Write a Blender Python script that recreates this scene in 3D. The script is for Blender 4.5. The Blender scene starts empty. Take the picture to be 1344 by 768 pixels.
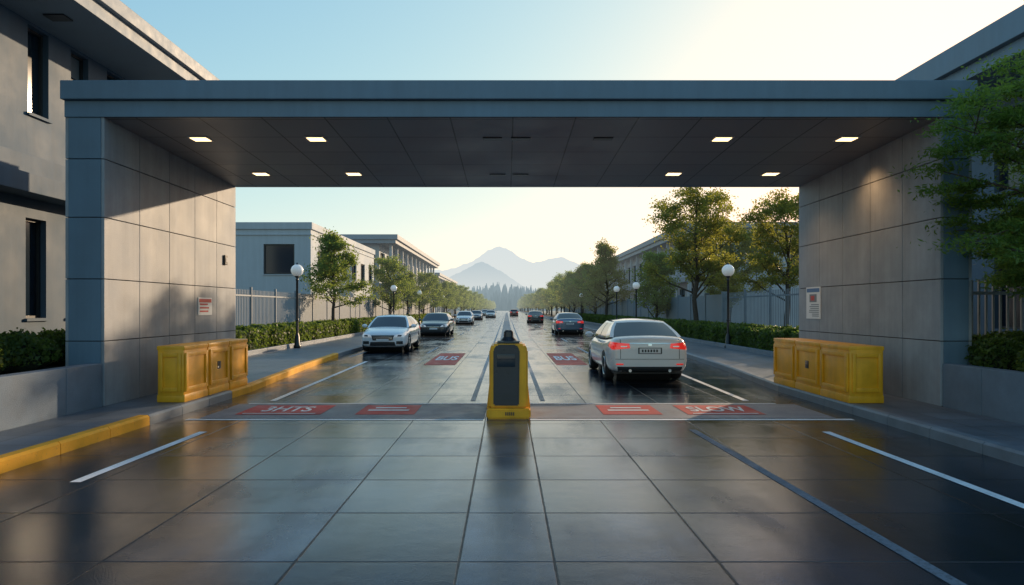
import bpy, bmesh, math, random
import numpy as np
from mathutils import Vector, Matrix
from mathutils.bvhtree import BVHTree
random.seed(5)
scene = bpy.context.scene
COL = scene.collection

# ------------------------------------------------------------ materials
def new_mat(name):
    m = bpy.data.materials.new(name); m.use_nodes = True
    nt = m.node_tree
    for n in list(nt.nodes): nt.nodes.remove(n)
    out = nt.nodes.new('ShaderNodeOutputMaterial')
    try: m.cycles.emission_sampling = 'NONE'
    except Exception: pass
    return m, nt, out
def N(nt, t, **kw):
    n = nt.nodes.new(t)
    for k, v in kw.items(): setattr(n, k, v)
    return n
def M(nt, op, a, b=None, c=None, clamp=False):
    n = nt.nodes.new('ShaderNodeMath'); n.operation = op; n.use_clamp = clamp
    for i, v in enumerate((a, b, c)):
        if v is None: continue
        if hasattr(v, 'links'): nt.links.new(v, n.inputs[i])
        else: n.inputs[i].default_value = v
    return n.outputs[0]
def mix(nt, fac, a, b, mode='MIX'):
    n = nt.nodes.new('ShaderNodeMix'); n.data_type = 'RGBA'; n.blend_type = mode
    for idx, v in ((0, fac), (6, a), (7, b)):
        if hasattr(v, 'links'): nt.links.new(v, n.inputs[idx])
        elif idx == 0: n.inputs[0].default_value = v
        else: n.inputs[idx].default_value = (*v, 1) if len(v) == 3 else v
    return n.outputs[2]
def maprange(nt, v, a, b, c, d, smooth=False):
    n = nt.nodes.new('ShaderNodeMapRange')
    if smooth: n.interpolation_type = 'SMOOTHSTEP'
    nt.links.new(v, n.inputs[0])
    for i, x in enumerate((a, b, c, d)): n.inputs[i+1].default_value = x
    return n.outputs[0]
def noise(nt, vec, scale, detail=4, rough=0.55, dist=0):
    n = nt.nodes.new('ShaderNodeTexNoise')
    n.inputs['Scale'].default_value = scale; n.inputs['Detail'].default_value = detail
    n.inputs['Roughness'].default_value = rough; n.inputs['Distortion'].default_value = dist
    if vec is not None: nt.links.new(vec, n.inputs['Vector'])
    return n.outputs[0]
HAZE_GLOW = (0.78, 0.80, 0.76)
def painted_haze(nt, shader, L, col=HAZE_GLOW, start=30.0):  # aerial haze painted into the material as emission, growing with world Y
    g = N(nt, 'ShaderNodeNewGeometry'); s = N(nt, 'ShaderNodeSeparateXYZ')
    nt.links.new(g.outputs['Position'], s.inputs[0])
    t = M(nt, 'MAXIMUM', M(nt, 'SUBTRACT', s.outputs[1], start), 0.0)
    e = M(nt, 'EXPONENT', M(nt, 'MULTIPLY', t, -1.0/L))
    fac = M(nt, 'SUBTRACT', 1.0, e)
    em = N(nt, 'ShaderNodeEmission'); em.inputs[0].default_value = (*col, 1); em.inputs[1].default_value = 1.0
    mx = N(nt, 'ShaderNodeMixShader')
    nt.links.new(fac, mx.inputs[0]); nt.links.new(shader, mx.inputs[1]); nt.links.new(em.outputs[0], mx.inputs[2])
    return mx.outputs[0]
def pos(nt):
    return N(nt, 'ShaderNodeNewGeometry').outputs['Position']

def simple(name, col, rough=0.6, metal=0.0, var=0.0, vscale=3.0, bump=0.0, bscale=40.0, coat=0.0, emis=None, es=0, streak=False, hz=0, spec=None):
    m, nt, out = new_mat(name)
    b = N(nt, 'ShaderNodeBsdfPrincipled')
    b.inputs['Base Color'].default_value = (*col, 1)
    b.inputs['Roughness'].default_value = rough; b.inputs['Metallic'].default_value = metal
    b.inputs['Coat Weight'].default_value = coat; b.inputs['Coat Roughness'].default_value = 0.05
    if spec is not None: b.inputs['Specular IOR Level'].default_value = spec
    p = pos(nt)
    if var > 0:
        n1 = noise(nt, p, vscale, 5, 0.6)
        f = maprange(nt, n1, 0.3, 0.7, 1-var, 1+var)
        if streak:
            mp = N(nt, 'ShaderNodeMapping'); mp.inputs['Scale'].default_value = (5, 5, 0.35)
            nt.links.new(p, mp.inputs[0])
            f2 = maprange(nt, noise(nt, mp.outputs[0], 1.0, 4, 0.6), 0.35, 0.75, 1+var*0.5, 1-var*0.9)
            f = M(nt, 'MULTIPLY', f, f2)
        c = N(nt, 'ShaderNodeVectorMath', operation='SCALE'); c.inputs[0].default_value = col
        nt.links.new(f, c.inputs['Scale']); nt.links.new(c.outputs[0], b.inputs['Base Color'])
        r = maprange(nt, n1, 0.3, 0.7, max(0.03, rough-0.08), min(1, rough+0.08)); nt.links.new(r, b.inputs['Roughness'])
    if bump > 0:
        bn = N(nt, 'ShaderNodeBump'); bn.inputs['Strength'].default_value = bump; bn.inputs['Distance'].default_value = 0.01
        nt.links.new(noise(nt, p, bscale, 4, 0.65), bn.inputs['Height']); nt.links.new(bn.outputs[0], b.inputs['Normal'])
    if emis:
        b.inputs['Emission Color'].default_value = (*emis, 1); b.inputs['Emission Strength'].default_value = es
    sh = b.outputs[0]
    if hz: sh = painted_haze(nt, sh, hz)
    nt.links.new(sh, out.inputs[0])
    return m

def joint_dist(nt, c, spacing, off=0.0):
    t = M(nt, 'DIVIDE', M(nt, 'SUBTRACT', c, off), spacing)
    return M(nt, 'MULTIPLY', M(nt, 'PINGPONG', t, 0.5), spacing), M(nt, 'FLOOR', t)

def road_material():
    m, nt, out = new_mat('wet_road_paving')
    b = N(nt, 'ShaderNodeBsdfPrincipled')
    p = pos(nt); s = N(nt, 'ShaderNodeSeparateXYZ'); nt.links.new(p, s.inputs[0])
    X, Y = s.outputs[0], s.outputs[1]
    aX = M(nt, 'ABSOLUTE', X)
    dY, iy = joint_dist(nt, Y, 1.1, 0.2)
    d = None
    for v in (0.32, 1.42, 2.72, 4.02):
        dd = M(nt, 'ABSOLUTE', M(nt, 'SUBTRACT', aX, v))
        d = dd if d is None else M(nt, 'MINIMUM', d, dd)
    dmin = M(nt, 'MINIMUM', d, dY)
    wob = M(nt, 'MULTIPLY', M(nt, 'SUBTRACT', noise(nt, p, 14, 2), 0.5), 0.012)
    dmin = M(nt, 'ADD', dmin, wob)
    joint = maprange(nt, dmin, 0.004, 0.013, 1, 0, True)
    ix = M(nt, 'ADD', M(nt, 'ADD', M(nt, 'GREATER_THAN', X, 0.32), M(nt, 'GREATER_THAN', X, 1.42)),
           M(nt, 'ADD', M(nt, 'GREATER_THAN', X, -0.32), M(nt, 'ADD', M(nt, 'GREATER_THAN', X, -1.42), M(nt, 'GREATER_THAN', aX, 2.72))))
    cid = N(nt, 'ShaderNodeCombineXYZ'); nt.links.new(ix, cid.inputs[0]); nt.links.new(iy, cid.inputs[1])
    wn = N(nt, 'ShaderNodeTexWhiteNoise'); nt.links.new(cid.outputs[0], wn.inputs['Vector'])
    slabv = wn.outputs[0]
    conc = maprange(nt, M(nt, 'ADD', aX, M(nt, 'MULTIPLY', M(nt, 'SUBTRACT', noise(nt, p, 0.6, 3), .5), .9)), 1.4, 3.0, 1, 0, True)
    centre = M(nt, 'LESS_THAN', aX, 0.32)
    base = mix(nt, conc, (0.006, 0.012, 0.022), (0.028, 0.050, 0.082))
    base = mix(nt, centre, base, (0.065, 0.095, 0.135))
    v = M(nt, 'MULTIPLY', maprange(nt, slabv, 0, 1, 0.65, 1.35), maprange(nt, noise(nt, p, 1.3, 6, .65), .3, .7, .6, 1.35))
    v = M(nt, 'MULTIPLY', v, maprange(nt, noise(nt, p, 90, 2, .7), .3, .7, .6, 1.4))
    mp = N(nt, 'ShaderNodeMapping'); mp.inputs['Scale'].default_value = (1.6, 0.04, 1); nt.links.new(p, mp.inputs[0])
    trk = noise(nt, mp.outputs[0], 1, 3)
    v = M(nt, 'MULTIPLY', v, maprange(nt, trk, .35, .65, .6, 1.3))
    sc = N(nt, 'ShaderNodeVectorMath', operation='SCALE'); nt.links.new(base, sc.inputs[0]); nt.links.new(v, sc.inputs['Scale'])
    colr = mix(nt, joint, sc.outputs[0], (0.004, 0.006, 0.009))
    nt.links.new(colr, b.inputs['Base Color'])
    wet = noise(nt, p, 0.55, 5, .6, .4)
    wetm = N(nt, 'ShaderNodeMapping'); wetm.inputs['Scale'].default_value = (1.0, 0.2, 1); nt.links.new(p, wetm.inputs[0])
    wet2 = noise(nt, wetm.outputs[0], 1.2, 4, .6, .2)
    r = maprange(nt, M(nt, 'ADD', M(nt, 'MULTIPLY', wet, .5), M(nt, 'MULTIPLY', wet2, .5)), .42, .64, 0.06, 0.33)
    r = M(nt, 'ADD', r, M(nt, 'MULTIPLY', M(nt, 'SUBTRACT', slabv, .5), .10), clamp=True)
    r = M(nt, 'ADD', r, M(nt, 'MULTIPLY', joint, .3), clamp=True)
    nt.links.new(M(nt, 'MAXIMUM', r, .05), b.inputs['Roughness'])
    b.inputs['Specular IOR Level'].default_value = 0.75
    b.inputs['Specular Tint'].default_value = (0.62, 0.80, 1.0, 1)
    h = M(nt, 'ADD', M(nt, 'MULTIPLY', noise(nt, p, 70, 3, .7), .38), M(nt, 'MULTIPLY', noise(nt, p, 5, 3, .5), .5))
    h = M(nt, 'SUBTRACT', h, M(nt, 'MULTIPLY', joint, 1.0))
    bn = N(nt, 'ShaderNodeBump'); bn.inputs['Strength'].default_value = 0.30; bn.inputs['Distance'].default_value = 0.011
    nt.links.new(h, bn.inputs['Height']); nt.links.new(bn.outputs[0], b.inputs['Normal'])
    nt.links.new(painted_haze(nt, b.outputs[0], 900), out.inputs[0])
    return m

def leaf_mat(name, c1, c2, trans, hz=0):
    m, nt, out = new_mat(name)
    g = N(nt, 'ShaderNodeNewGeometry')
    n1 = maprange(nt, noise(nt, g.outputs['Position'], 1.1, 2), .3, .7, 0, 1)
    f = M(nt, 'ADD', M(nt, 'MULTIPLY', g.outputs['Random Per Island'], .5), M(nt, 'MULTIPLY', n1, .5))
    c = mix(nt, f, c1, c2)
    d = N(nt, 'ShaderNodeBsdfPrincipled'); d.inputs['Roughness'].default_value = .5
    d.inputs['Specular IOR Level'].default_value = .3
    nt.links.new(c, d.inputs['Base Color'])
    t = N(nt, 'ShaderNodeBsdfTranslucent'); nt.links.new(mix(nt, f, tuple(x*.7 for x in trans), trans), t.inputs[0])
    mx = N(nt, 'ShaderNodeMixShader'); mx.inputs[0].default_value = .5
    nt.links.new(d.outputs[0], mx.inputs[1]); nt.links.new(t.outputs[0], mx.inputs[2])
    sh = mx.outputs[0]
    if hz: sh = painted_haze(nt, sh, hz)
    nt.links.new(sh, out.inputs[0])
    return m

def paint_mat(name, col, wear=0.35):
    """road paint, worn"""
    m, nt, out = new_mat(name)
    b = N(nt, 'ShaderNodeBsdfPrincipled'); p = pos(nt)
    w = maprange(nt, noise(nt, p, 22, 6, .75), .62-wear*.3, .72, 0, 1)
    n2 = maprange(nt, noise(nt, p, 1.7, 4), .3, .7, .8, 1.1)
    w = M(nt, 'MULTIPLY', w, wear*2, clamp=True)
    sc = N(nt, 'ShaderNodeVectorMath', operation='SCALE'); sc.inputs[0].default_value = col; nt.links.new(n2, sc.inputs['Scale'])
    nt.links.new(mix(nt, w, sc.outputs[0], (0.04, 0.05, 0.06)), b.inputs['Base Color'])
    nt.links.new(maprange(nt, noise(nt, p, 3, 4), .3, .7, .45, .7), b.inputs['Roughness'])
    b.inputs['Specular IOR Level'].default_value = .22
    nt.links.new(painted_haze(nt, b.outputs[0], 900), out.inputs[0])
    return m

MT = {}
MT['road'] = road_material()
MT['wall'] = simple('warm_concrete_panel', (0.285, 0.305, 0.335), .62, var=.17, vscale=1.6, bump=.35, bscale=60, streak=True)
MT['wallback'] = simple('joint_backing', (0.05, 0.05, 0.052), .9)
MT['fascia'] = simple('blue_grey_fascia', (0.12, 0.19, 0.26), .5, var=.10, vscale=1.2, bump=.15, streak=True)
MT['soffit'] = simple('soffit_panel', (0.205, 0.215, 0.235), .45, var=.10, vscale=.9)
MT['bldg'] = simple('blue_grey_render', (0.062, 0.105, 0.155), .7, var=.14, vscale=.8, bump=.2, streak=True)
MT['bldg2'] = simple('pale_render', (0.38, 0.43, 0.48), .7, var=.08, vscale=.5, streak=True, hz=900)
MT['roofslab'] = simple('roof_slab', (0.21, 0.25, 0.29), .6, var=.08, hz=900)
MT['trim'] = simple('dark_trim', (0.03, 0.033, 0.037), .4)
MT['glass'] = simple('window_glass', (0.008, 0.018, 0.032), .10, spec=.45)
MT['blind'] = simple('window_blind', (0.08, 0.115, 0.15), .8)
MT['yellow'] = simple('yellow_plastic', (0.80, 0.37, 0.012), .42, var=.16, vscale=3, bump=.1, bscale=30, streak=True)
MT['ypaint'] = paint_mat('yellow_kerb_paint', (0.84, 0.40, 0.03), .22)
MT['wpaint'] = paint_mat('white_road_paint', (0.82, 0.83, 0.84), .25)
MT['wpaint2'] = paint_mat('faded_road_paint', (0.36, 0.39, 0.42), .45)
MT['wpaint3'] = paint_mat('old_road_paint', (0.17, 0.20, 0.24), .5)
MT['rpaint'] = paint_mat('red_road_paint', (0.56, 0.045, 0.035), .18)
MT['kerb'] = simple('kerb_concrete', (0.16, 0.19, 0.225), .5, var=.25, vscale=2.5, bump=.4, bscale=50)
MT['walk'] = simple('pavement_concrete', (0.105, 0.13, 0.16), .42, var=.25, vscale=1.4, bump=.4, bscale=70)
MT['planter'] = simple('planter_concrete', (0.15, 0.195, 0.25), .8, var=.16, vscale=2.5, bump=.9, bscale=90)
MT['soil'] = simple('soil', (0.04, 0.03, 0.02), .95, var=.3, bump=.5)
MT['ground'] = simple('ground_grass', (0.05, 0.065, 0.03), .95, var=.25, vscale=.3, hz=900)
MT['black'] = simple('black_metal', (0.015, 0.016, 0.018), .35, bump=.05)
MT['darkpanel'] = simple('dark_panel', (0.022, 0.028, 0.036), .3, var=.15)
MT['fence'] = simple('fence_paint', (0.20, 0.235, 0.27), .55, var=.1)
MT['fencepale'] = simple('fence_pale', (0.42, 0.43, 0.44), .55, var=.1)
MT['globe'] = simple('lamp_globe', (0.85, 0.85, 0.83), .25, emis=(1, .95, .88), es=.12)
MT['lamp'] = simple('downlight_panel', (0.9, 0.9, 0.9), .4, emis=(1, .68, .34), es=3.2)
MT['lamp'].cycles.emission_sampling = 'AUTO'
MT['lampdim'] = simple('downlight_frame', (0.5, 0.5, 0.5), .4)
MT['bark'] = simple('bark', (0.07, 0.052, 0.04), .9, var=.3, vscale=8, bump=.8, bscale=30)
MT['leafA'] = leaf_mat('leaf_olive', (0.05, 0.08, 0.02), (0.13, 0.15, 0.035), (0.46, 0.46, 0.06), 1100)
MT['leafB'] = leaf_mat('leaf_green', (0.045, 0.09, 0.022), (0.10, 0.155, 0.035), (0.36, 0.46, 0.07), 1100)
MT['leafC'] = leaf_mat('leaf_conifer', (0.04, 0.10, 0.03), (0.11, 0.19, 0.05), (0.34, 0.50, 0.07))
MT['leafH'] = leaf_mat('leaf_hedge', (0.03, 0.06, 0.015), (0.09, 0.125, 0.03), (0.24, 0.34, 0.05))
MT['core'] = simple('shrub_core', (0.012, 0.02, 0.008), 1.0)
MT['white'] = simple('sign_white', (0.75, 0.76, 0.77), .4)
MT['red'] = simple('sign_red', (0.55, 0.05, 0.04), .4)
MT['blue'] = simple('sign_blue', (0.06, 0.16, 0.35), .4)
MT['grey'] = simple('sign_text_grey', (0.2, 0.22, 0.25), .5)

# ------------------------------------------------------------ helpers
def empty(name, loc=(0, 0, 0)):
    e = bpy.data.objects.new(name, None); e.location = loc; e.empty_display_size = .2
    COL.objects.link(e); return e
def obj(name, me, parent=None, mats=None, smooth=False):
    o = bpy.data.objects.new(name, me); COL.objects.link(o)
    if mats:
        for m in mats: me.materials.append(m)
    if smooth:
        for p in me.polygons: p.use_smooth = True
    if parent: o.parent = parent
    return o
def mesh(name, v, f, mi=None):
    me = bpy.data.meshes.new(name); me.from_pydata([tuple(x) for x in v], [], [tuple(x) for x in f])
    if mi is not None: me.polygons.foreach_set('material_index', mi)
    me.update(); return me
class MB:
    def __init__(s): s.v = []; s.f = []; s.m = []
    def box(s, x0, x1, y0, y1, z0, z1, m=0, bev=0):
        if x0 > x1: x0, x1 = x1, x0
        if y0 > y1: y0, y1 = y1, y0
        if z0 > z1: z0, z1 = z1, z0
        if bev <= 0:
            b = len(s.v)
            s.v += [(x0,y0,z0),(x1,y0,z0),(x1,y1,z0),(x0,y1,z0),(x0,y0,z1),(x1,y0,z1),(x1,y1,z1),(x0,y1,z1)]
            for f in ((0,3,2,1),(4,5,6,7),(0,1,5,4),(1,2,6,5),(2,3,7,6),(3,0,4,7)):
                s.f.append(tuple(b+i for i in f)); s.m.append(m)
        else:
            bm = bmesh.new(); bmesh.ops.create_cube(bm, size=1)
            for v in bm.verts:
                v.co = Vector(((x0+x1)/2+v.co.x*(x1-x0), (y0+y1)/2+v.co.y*(y1-y0), (z0+z1)/2+v.co.z*(z1-z0)))
            bmesh.ops.bevel(bm, geom=list(bm.edges), offset=min(bev, (x1-x0)*.45, (y1-y0)*.45, (z1-z0)*.45), segments=2, affect='EDGES', profile=.6)
            s.bm(bm, m)
    def bm(s, bm, m=0, mat=None):
        b = len(s.v); bm.verts.index_update()
        for v in bm.verts: s.v.append(tuple(mat @ v.co) if mat else tuple(v.co))
        for f in bm.faces: s.f.append(tuple(b+v.index for v in f.verts)); s.m.append(m)
        bm.free()
    def quad(s, a, b_, c, d, m=0):
        b = len(s.v); s.v += [tuple(a), tuple(b_), tuple(c), tuple(d)]; s.f.append((b, b+1, b+2, b+3)); s.m.append(m)
    def tube(s, p0, p1, r0, r1, n=8, m=0, caps=False):
        p0 = Vector(p0); p1 = Vector(p1); d = (p1-p0)
        if d.length < 1e-6: return
        q = d.to_track_quat('Z', 'Y'); b = len(s.v)
        for p, r in ((p0, r0), (p1, r1)):
            for i in range(n):
                a = 2*math.pi*i/n; s.v.append(tuple(p + q @ Vector((math.cos(a)*r, math.sin(a)*r, 0))))
        for i in range(n):
            j = (i+1) % n; s.f.append((b+i, b+j, b+n+j, b+n+i)); s.m.append(m)
        if caps:
            s.f.append(tuple(b+n+i for i in range(n))); s.m.append(m)
            s.f.append(tuple(b+n-1-i for i in range(n))); s.m.append(m)
    def lathe(s, prof, n=24, axis='Z', c=(0,0,0), m=0):
        b = len(s.v); k = len(prof)
        for i in range(n):
            a = 2*math.pi*i/n
            for (r, h) in prof:
                if axis == 'Z': p = (c[0]+r*math.cos(a), c[1]+r*math.sin(a), c[2]+h)
                else: p = (c[0]+h, c[1]+r*math.cos(a), c[2]+r*math.sin(a))
                s.v.append(p)
        for i in range(n):
            j = (i+1) % n
            for q in range(k-1):
                s.f.append((b+i*k+q, b+j*k+q, b+j*k+q+1, b+i*k+q+1)); s.m.append(m)
    def make(s, name, mats, parent=None, smooth=False):
        return obj(name, mesh(name, s.v, s.f, s.m), parent, mats, smooth)
def auto_smooth(o, ang=35):
    me = o.data
    for p in me.polygons: p.use_smooth = True
    try: me.set_sharp_from_angle(angle=math.radians(ang))
    except Exception: pass

def facade(mb, O, U, Nn, W, H, ops, depth=.15, m_wall=0, m_glass=1, m_frame=2, mull=0, fr=.05, seed=0, m_blind=None):
    O = Vector(O); U = Vector(U); Nn = Vector(Nn); Z = Vector((0, 0, 1))
    rr = random.Random(seed)
    P = lambda u, v, n=0: O+U*u+Z*v+Nn*n
    flip = U.cross(Z).dot(Nn) < 0
    def q(a, b, c, d, m):
        if flip: mb.quad(d, c, b, a, m)
        else: mb.quad(a, b, c, d, m)
    us = sorted({0, W} | {o[0] for o in ops} | {o[1] for o in ops}); vs = sorted({0, H} | {o[2] for o in ops} | {o[3] for o in ops})
    for i in range(len(us)-1):
        for j in range(len(vs)-1):
            cu = (us[i]+us[i+1])/2; cv = (vs[j]+vs[j+1])/2
            if any(o[0] < cu < o[1] and o[2] < cv < o[3] for o in ops): continue
            q(P(us[i], vs[j]), P(us[i+1], vs[j]), P(us[i+1], vs[j+1]), P(us[i], vs[j+1]), m_wall)
    def bx(u0, u1, v0, v1, n0, n1, m):
        c = [P(u, v, n) for n in (n0, n1) for v in (v0, v1) for u in (u0, u1)]
        b = len(mb.v); mb.v += [tuple(x) for x in c]
        fs = [(4,5,7,6),(0,2,3,1),(0,1,5,4),(2,6,7,3),(0,4,6,2),(1,3,7,5)]
        for f in fs:
            mb.f.append(tuple(b+k for k in (f if not flip else f[::-1]))); mb.m.append(m)
    for (u0, u1, v0, v1) in ops:
        q(P(u0,v0,0), P(u0,v1,0), P(u0,v1,-depth), P(u0,v0,-depth), m_wall)
        q(P(u1,v0,-depth), P(u1,v1,-depth), P(u1,v1,0), P(u1,v0,0), m_wall)
        q(P(u0,v1,0), P(u1,v1,0), P(u1,v1,-depth), P(u0,v1,-depth), m_wall)
        q(P(u0,v0,-depth), P(u1,v0,-depth), P(u1,v0,0), P(u0,v0,0), m_wall)
        q(P(u0,v0,-depth), P(u1,v0,-depth), P(u1,v1,-depth), P(u0,v1,-depth), m_glass)
        if m_blind is not None and rr.random() < .5:
            vb = v1-(v1-v0)*rr.uniform(.2, .6)
            q(P(u0+fr,vb,-depth+.004), P(u1-fr,vb,-depth+.004), P(u1-fr,v1-fr,-depth+.004), P(u0+fr,v1-fr,-depth+.004), m_blind)
        d0, d1 = -depth+.003, -depth+.06
        bx(u0, u0+fr, v0, v1, d0, d1, m_frame); bx(u1-fr, u1, v0, v1, d0, d1, m_frame)
        bx(u0+fr, u1-fr, v0, v0+fr, d0, d1, m_frame); bx(u0+fr, u1-fr, v1-fr, v1, d0, d1, m_frame)
        for k in range(mull):
            um = u0+(u1-u0)*(k+1)/(mull+1); bx(um-fr*.4, um+fr*.4, v0+fr, v1-fr, d0, d1-.01, m_frame)
        bx(u0-.04, u1+.04, v0-.06, v0-.004, 0.002, .06, m_wall)

# ------------------------------------------------------------ ground, road, pavements
SUNAZ, SUNEL = 36.0, 12.5
g = MB(); g.quad((-7000,-300,-.03),(7000,-300,-.03),(7000,9000,-.03),(-7000,9000,-.03)); g.make('ground', [MT['ground']])

def interp(pts, y):
    return float(np.interp(y, [p[0] for p in pts], [p[1] for p in pts]))
LK = [(-20,-5.2),(14,-5.2),(19,-5.6),(25,-5.95),(40,-6.1),(700,-6.1)]
RK = [(-20,5.55),(14,5.55),(19,6.0),(26,6.4),(40,6.5),(700,6.5)]
ys = [-20,14,19,25,26,40,120,300,700]
r = MB()
for a, b in zip(ys[:-1], ys[1:]):
    r.quad((interp(LK,a),a,0),(interp(RK,a),a,0),(interp(RK,b),b,0),(interp(LK,b),b,0))
r.make('road', [MT['road']])

def pavement(name, K, sgn, wall, outer):
    mb = MB()
    yy = [-20, 10.9, 14, 16.2, 16.2001, 19, 25, 26, 40, 120, 300, 700]
    for a, b in zip(yy[:-1], yy[1:]):
        o = wall if b <= 16.2 else outer
        x0a = interp(K,a)+sgn*.16; x0b = interp(K,b)+sgn*.16
        P = [(x0a,a,.147),(o,a,.147),(o,b,.147),(x0b,b,.147)]
        if sgn < 0: P = P[::-1]
        mb.quad(*P)
    mb.make(name, [MT['walk']])
def add_joints(m, sx, sy, wj=.006, var=.15):
    nt = m.node_tree; b = [n for n in nt.nodes if n.type == 'BSDF_PRINCIPLED'][0]
    src = b.inputs['Base Color'].links[0].from_socket
    s = N(nt, 'ShaderNodeSeparateXYZ'); nt.links.new(pos(nt), s.inputs[0])
    d1, i1 = joint_dist(nt, s.outputs[0], sx, .1); d2, i2 = joint_dist(nt, s.outputs[1], sy, 0)
    j = maprange(nt, M(nt, 'MINIMUM', d1, d2), wj*.6, wj*1.8, 1, 0, True)
    c = N(nt, 'ShaderNodeCombineXYZ'); nt.links.new(i1, c.inputs[0]); nt.links.new(i2, c.inputs[1])
    w = N(nt, 'ShaderNodeTexWhiteNoise'); nt.links.new(c.outputs[0], w.inputs['Vector'])
    sc = N(nt, 'ShaderNodeVectorMath', operation='SCALE'); nt.links.new(src, sc.inputs[0])
    nt.links.new(maprange(nt, w.outputs[0], 0, 1, 1-var, 1+var), sc.inputs['Scale'])
    nt.links.new(mix(nt, j, sc.outputs[0], (.03,.03,.03)), b.inputs['Base Color'])
add_joints(MT['walk'], .6, .6)
add_joints(MT['soffit'], 1.0, 1.0, .010, .08)
pavement('pavement', LK, -1, -6.4, -8.5)
pavement('pavement', RK, 1, 6.9, 8.6)

def kerb(name, K, sgn, yellow):
    mb = MB(); y = -6.0
    while y < 240:
        L = 1.0 if y < 60 else 6.0
        y1 = y+L-.012
        xa, xb = interp(K,y), interp(K,y1)
        yl = any(a <= y+.3 < b for a, b in yellow)
        m = 1 if yl else 0
        bm = bmesh.new()
        sec = [(0,-.05),(0,.12),(.03,.15),(.155,.15),(.155,-.05)]
        va = [bm.verts.new((xa+sgn*p[0], y, p[1])) for p in sec]; vb = [bm.verts.new((xb+sgn*p[0], y1, p[1])) for p in sec]
        n = len(sec)
        for i in range(n):
            j = (i+1) % n; bm.faces.new((va[i], va[j], vb[j], vb[i]))
        bm.faces.new(va[::-1]); bm.faces.new(vb)
        bmesh.ops.recalc_face_normals(bm, faces=bm.faces)
        mb.bm(bm, m); y += L
    mb.make(name, [MT['kerb'], MT['ypaint']])
kerb('kerb', LK, -1, [(-6, 10.0), (13, 24)])
kerb('kerb', RK, 1, [])

def marking(name, quads, m, z=.004):
    mb = MB()
    for q in quads: mb.quad(*[(x, y, z) for x, y in q])
    return mb.make(name, [MT[m]])
def strip(x0, y0, x1, y1, w):
    return [(x0-w/2,y0),(x0+w/2,y0),(x1+w/2,y1),(x1-w/2,y1)]
marking('road_marking', [strip(-4.22,6.7,-4.18,9.45,.11), strip(-4.3,12.6,-4.5,22,.11), strip(4.45,5.0,4.4,9.45,.11), strip(4.4,12.6,4.6,22,.11)], 'wpaint')
marking('road_marking', [[(-4.9,10.42),(-.36,10.42),(-.36,10.55),(-4.9,10.55)], [(.36,10.42),(5.3,10.42),(5.3,10.55),(.36,10.55)],
                         [(-4.6,12.2),(-.36,12.2),(-.36,12.28),(-4.6,12.28)], [(.36,12.2),(4.8,12.2),(4.8,12.28),(.36,12.28)]], 'wpaint')
q = []
for k in range(14):
    y0 = 26+k*9
    q += [strip(-3.0,y0,-3.0,y0+4,.11), strip(3.1,y0,3.1,y0+4,.11)]
q += [strip(-.62,12.6,-.62,200,.09), strip(.66,12.6,.66,200,.09), strip(-5.5,24,-5.7,200,.1), strip(5.9,26,6.1,200,.1)]
marking('road_marking', q, 'wpaint2')
marking('road_marking', [strip(2.85,2.0,2.6,9.6,.10)], 'wpaint3')
MT['band'] = paint_mat('crossing_band_coating', (0.25, 0.245, 0.265), .3)
marking('road_crossing_band', [[(-4.75,10.6),(-.34,10.6),(-.34,12.16),(-4.75,12.16)], [(.34,10.6),(5.1,10.6),(5.1,12.16),(.34,12.16)]], 'band')
reds = [(-4.35,-2.98),(-2.43,-1.48),(1.55,2.5),(2.9,4.15)]
marking('road_marking_red', [[(a,10.95),(b,10.95),(b,12.0),(a,12.0)] for a, b in reds], 'rpaint', .008)
marking('road_marking_red', [[(a,20.6),(b,20.6),(b,26),(a,26)] for a, b in [(-2.5,-1.55),(1.5,2.45)]], 'rpaint', .005)
def text(name, s, loc, rot, size, m, parent=None, ext=0, sx=1, sy=1):
    c = bpy.data.curves.new(name, 'FONT'); c.body = s; c.size = size; c.align_x = 'CENTER'; c.align_y = 'CENTER'; c.extrude = ext; c.offset = size*.02
    o = bpy.data.objects.new(name, c); COL.objects.link(o); o.location = loc; o.rotation_euler = rot; o.scale = (sx, sy, 1)
    c.materials.append(MT[m]); 
    if parent: o.parent = parent
    return o
text('road_lettering', '3HTS', (-3.66, 11.50, .012), (0,0,0), .36, 'wpaint', sy=2.1)
text('road_lettering', 'SLOW', (3.52, 11.50, .012), (0,0,0), .34, 'wpaint', sy=2.1)
marking('road_marking_bars', [[(-2.30,11.33),(-1.62,11.33),(-1.62,11.45),(-2.30,11.45)], [(-2.22,11.60),(-1.70,11.60),(-1.70,11.72),(-2.22,11.72)],
                              [(1.68,11.33),(2.36,11.33),(2.36,11.45),(1.68,11.45)], [(1.76,11.60),(2.28,11.60),(2.28,11.72),(1.76,11.72)],
                              [(-4.25,11.00),(-3.08,11.00),(-3.08,11.06),(-4.25,11.06)], [(3.0,11.00),(4.05,11.00),(4.05,11.06),(3.0,11.06)]], 'wpaint', .013)
text('road_lettering', 'BUS', (-2.02, 23.3, .010), (0,0,0), .42, 'wpaint', sy=6)
text('road_lettering', 'BUS', (1.98, 23.3, .010), (0,0,0), .42, 'wpaint', sy=6)
mb = MB(); y = 11.1
while y < 260:
    L = 1.5 if y < 60 else 10
    mb.box(-.33, .33, y, y+L-.012, -.02, .12, 0, .02 if y < 40 else 0); y += L
mb.make('median_kerb', [MT['kerb']])

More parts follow.
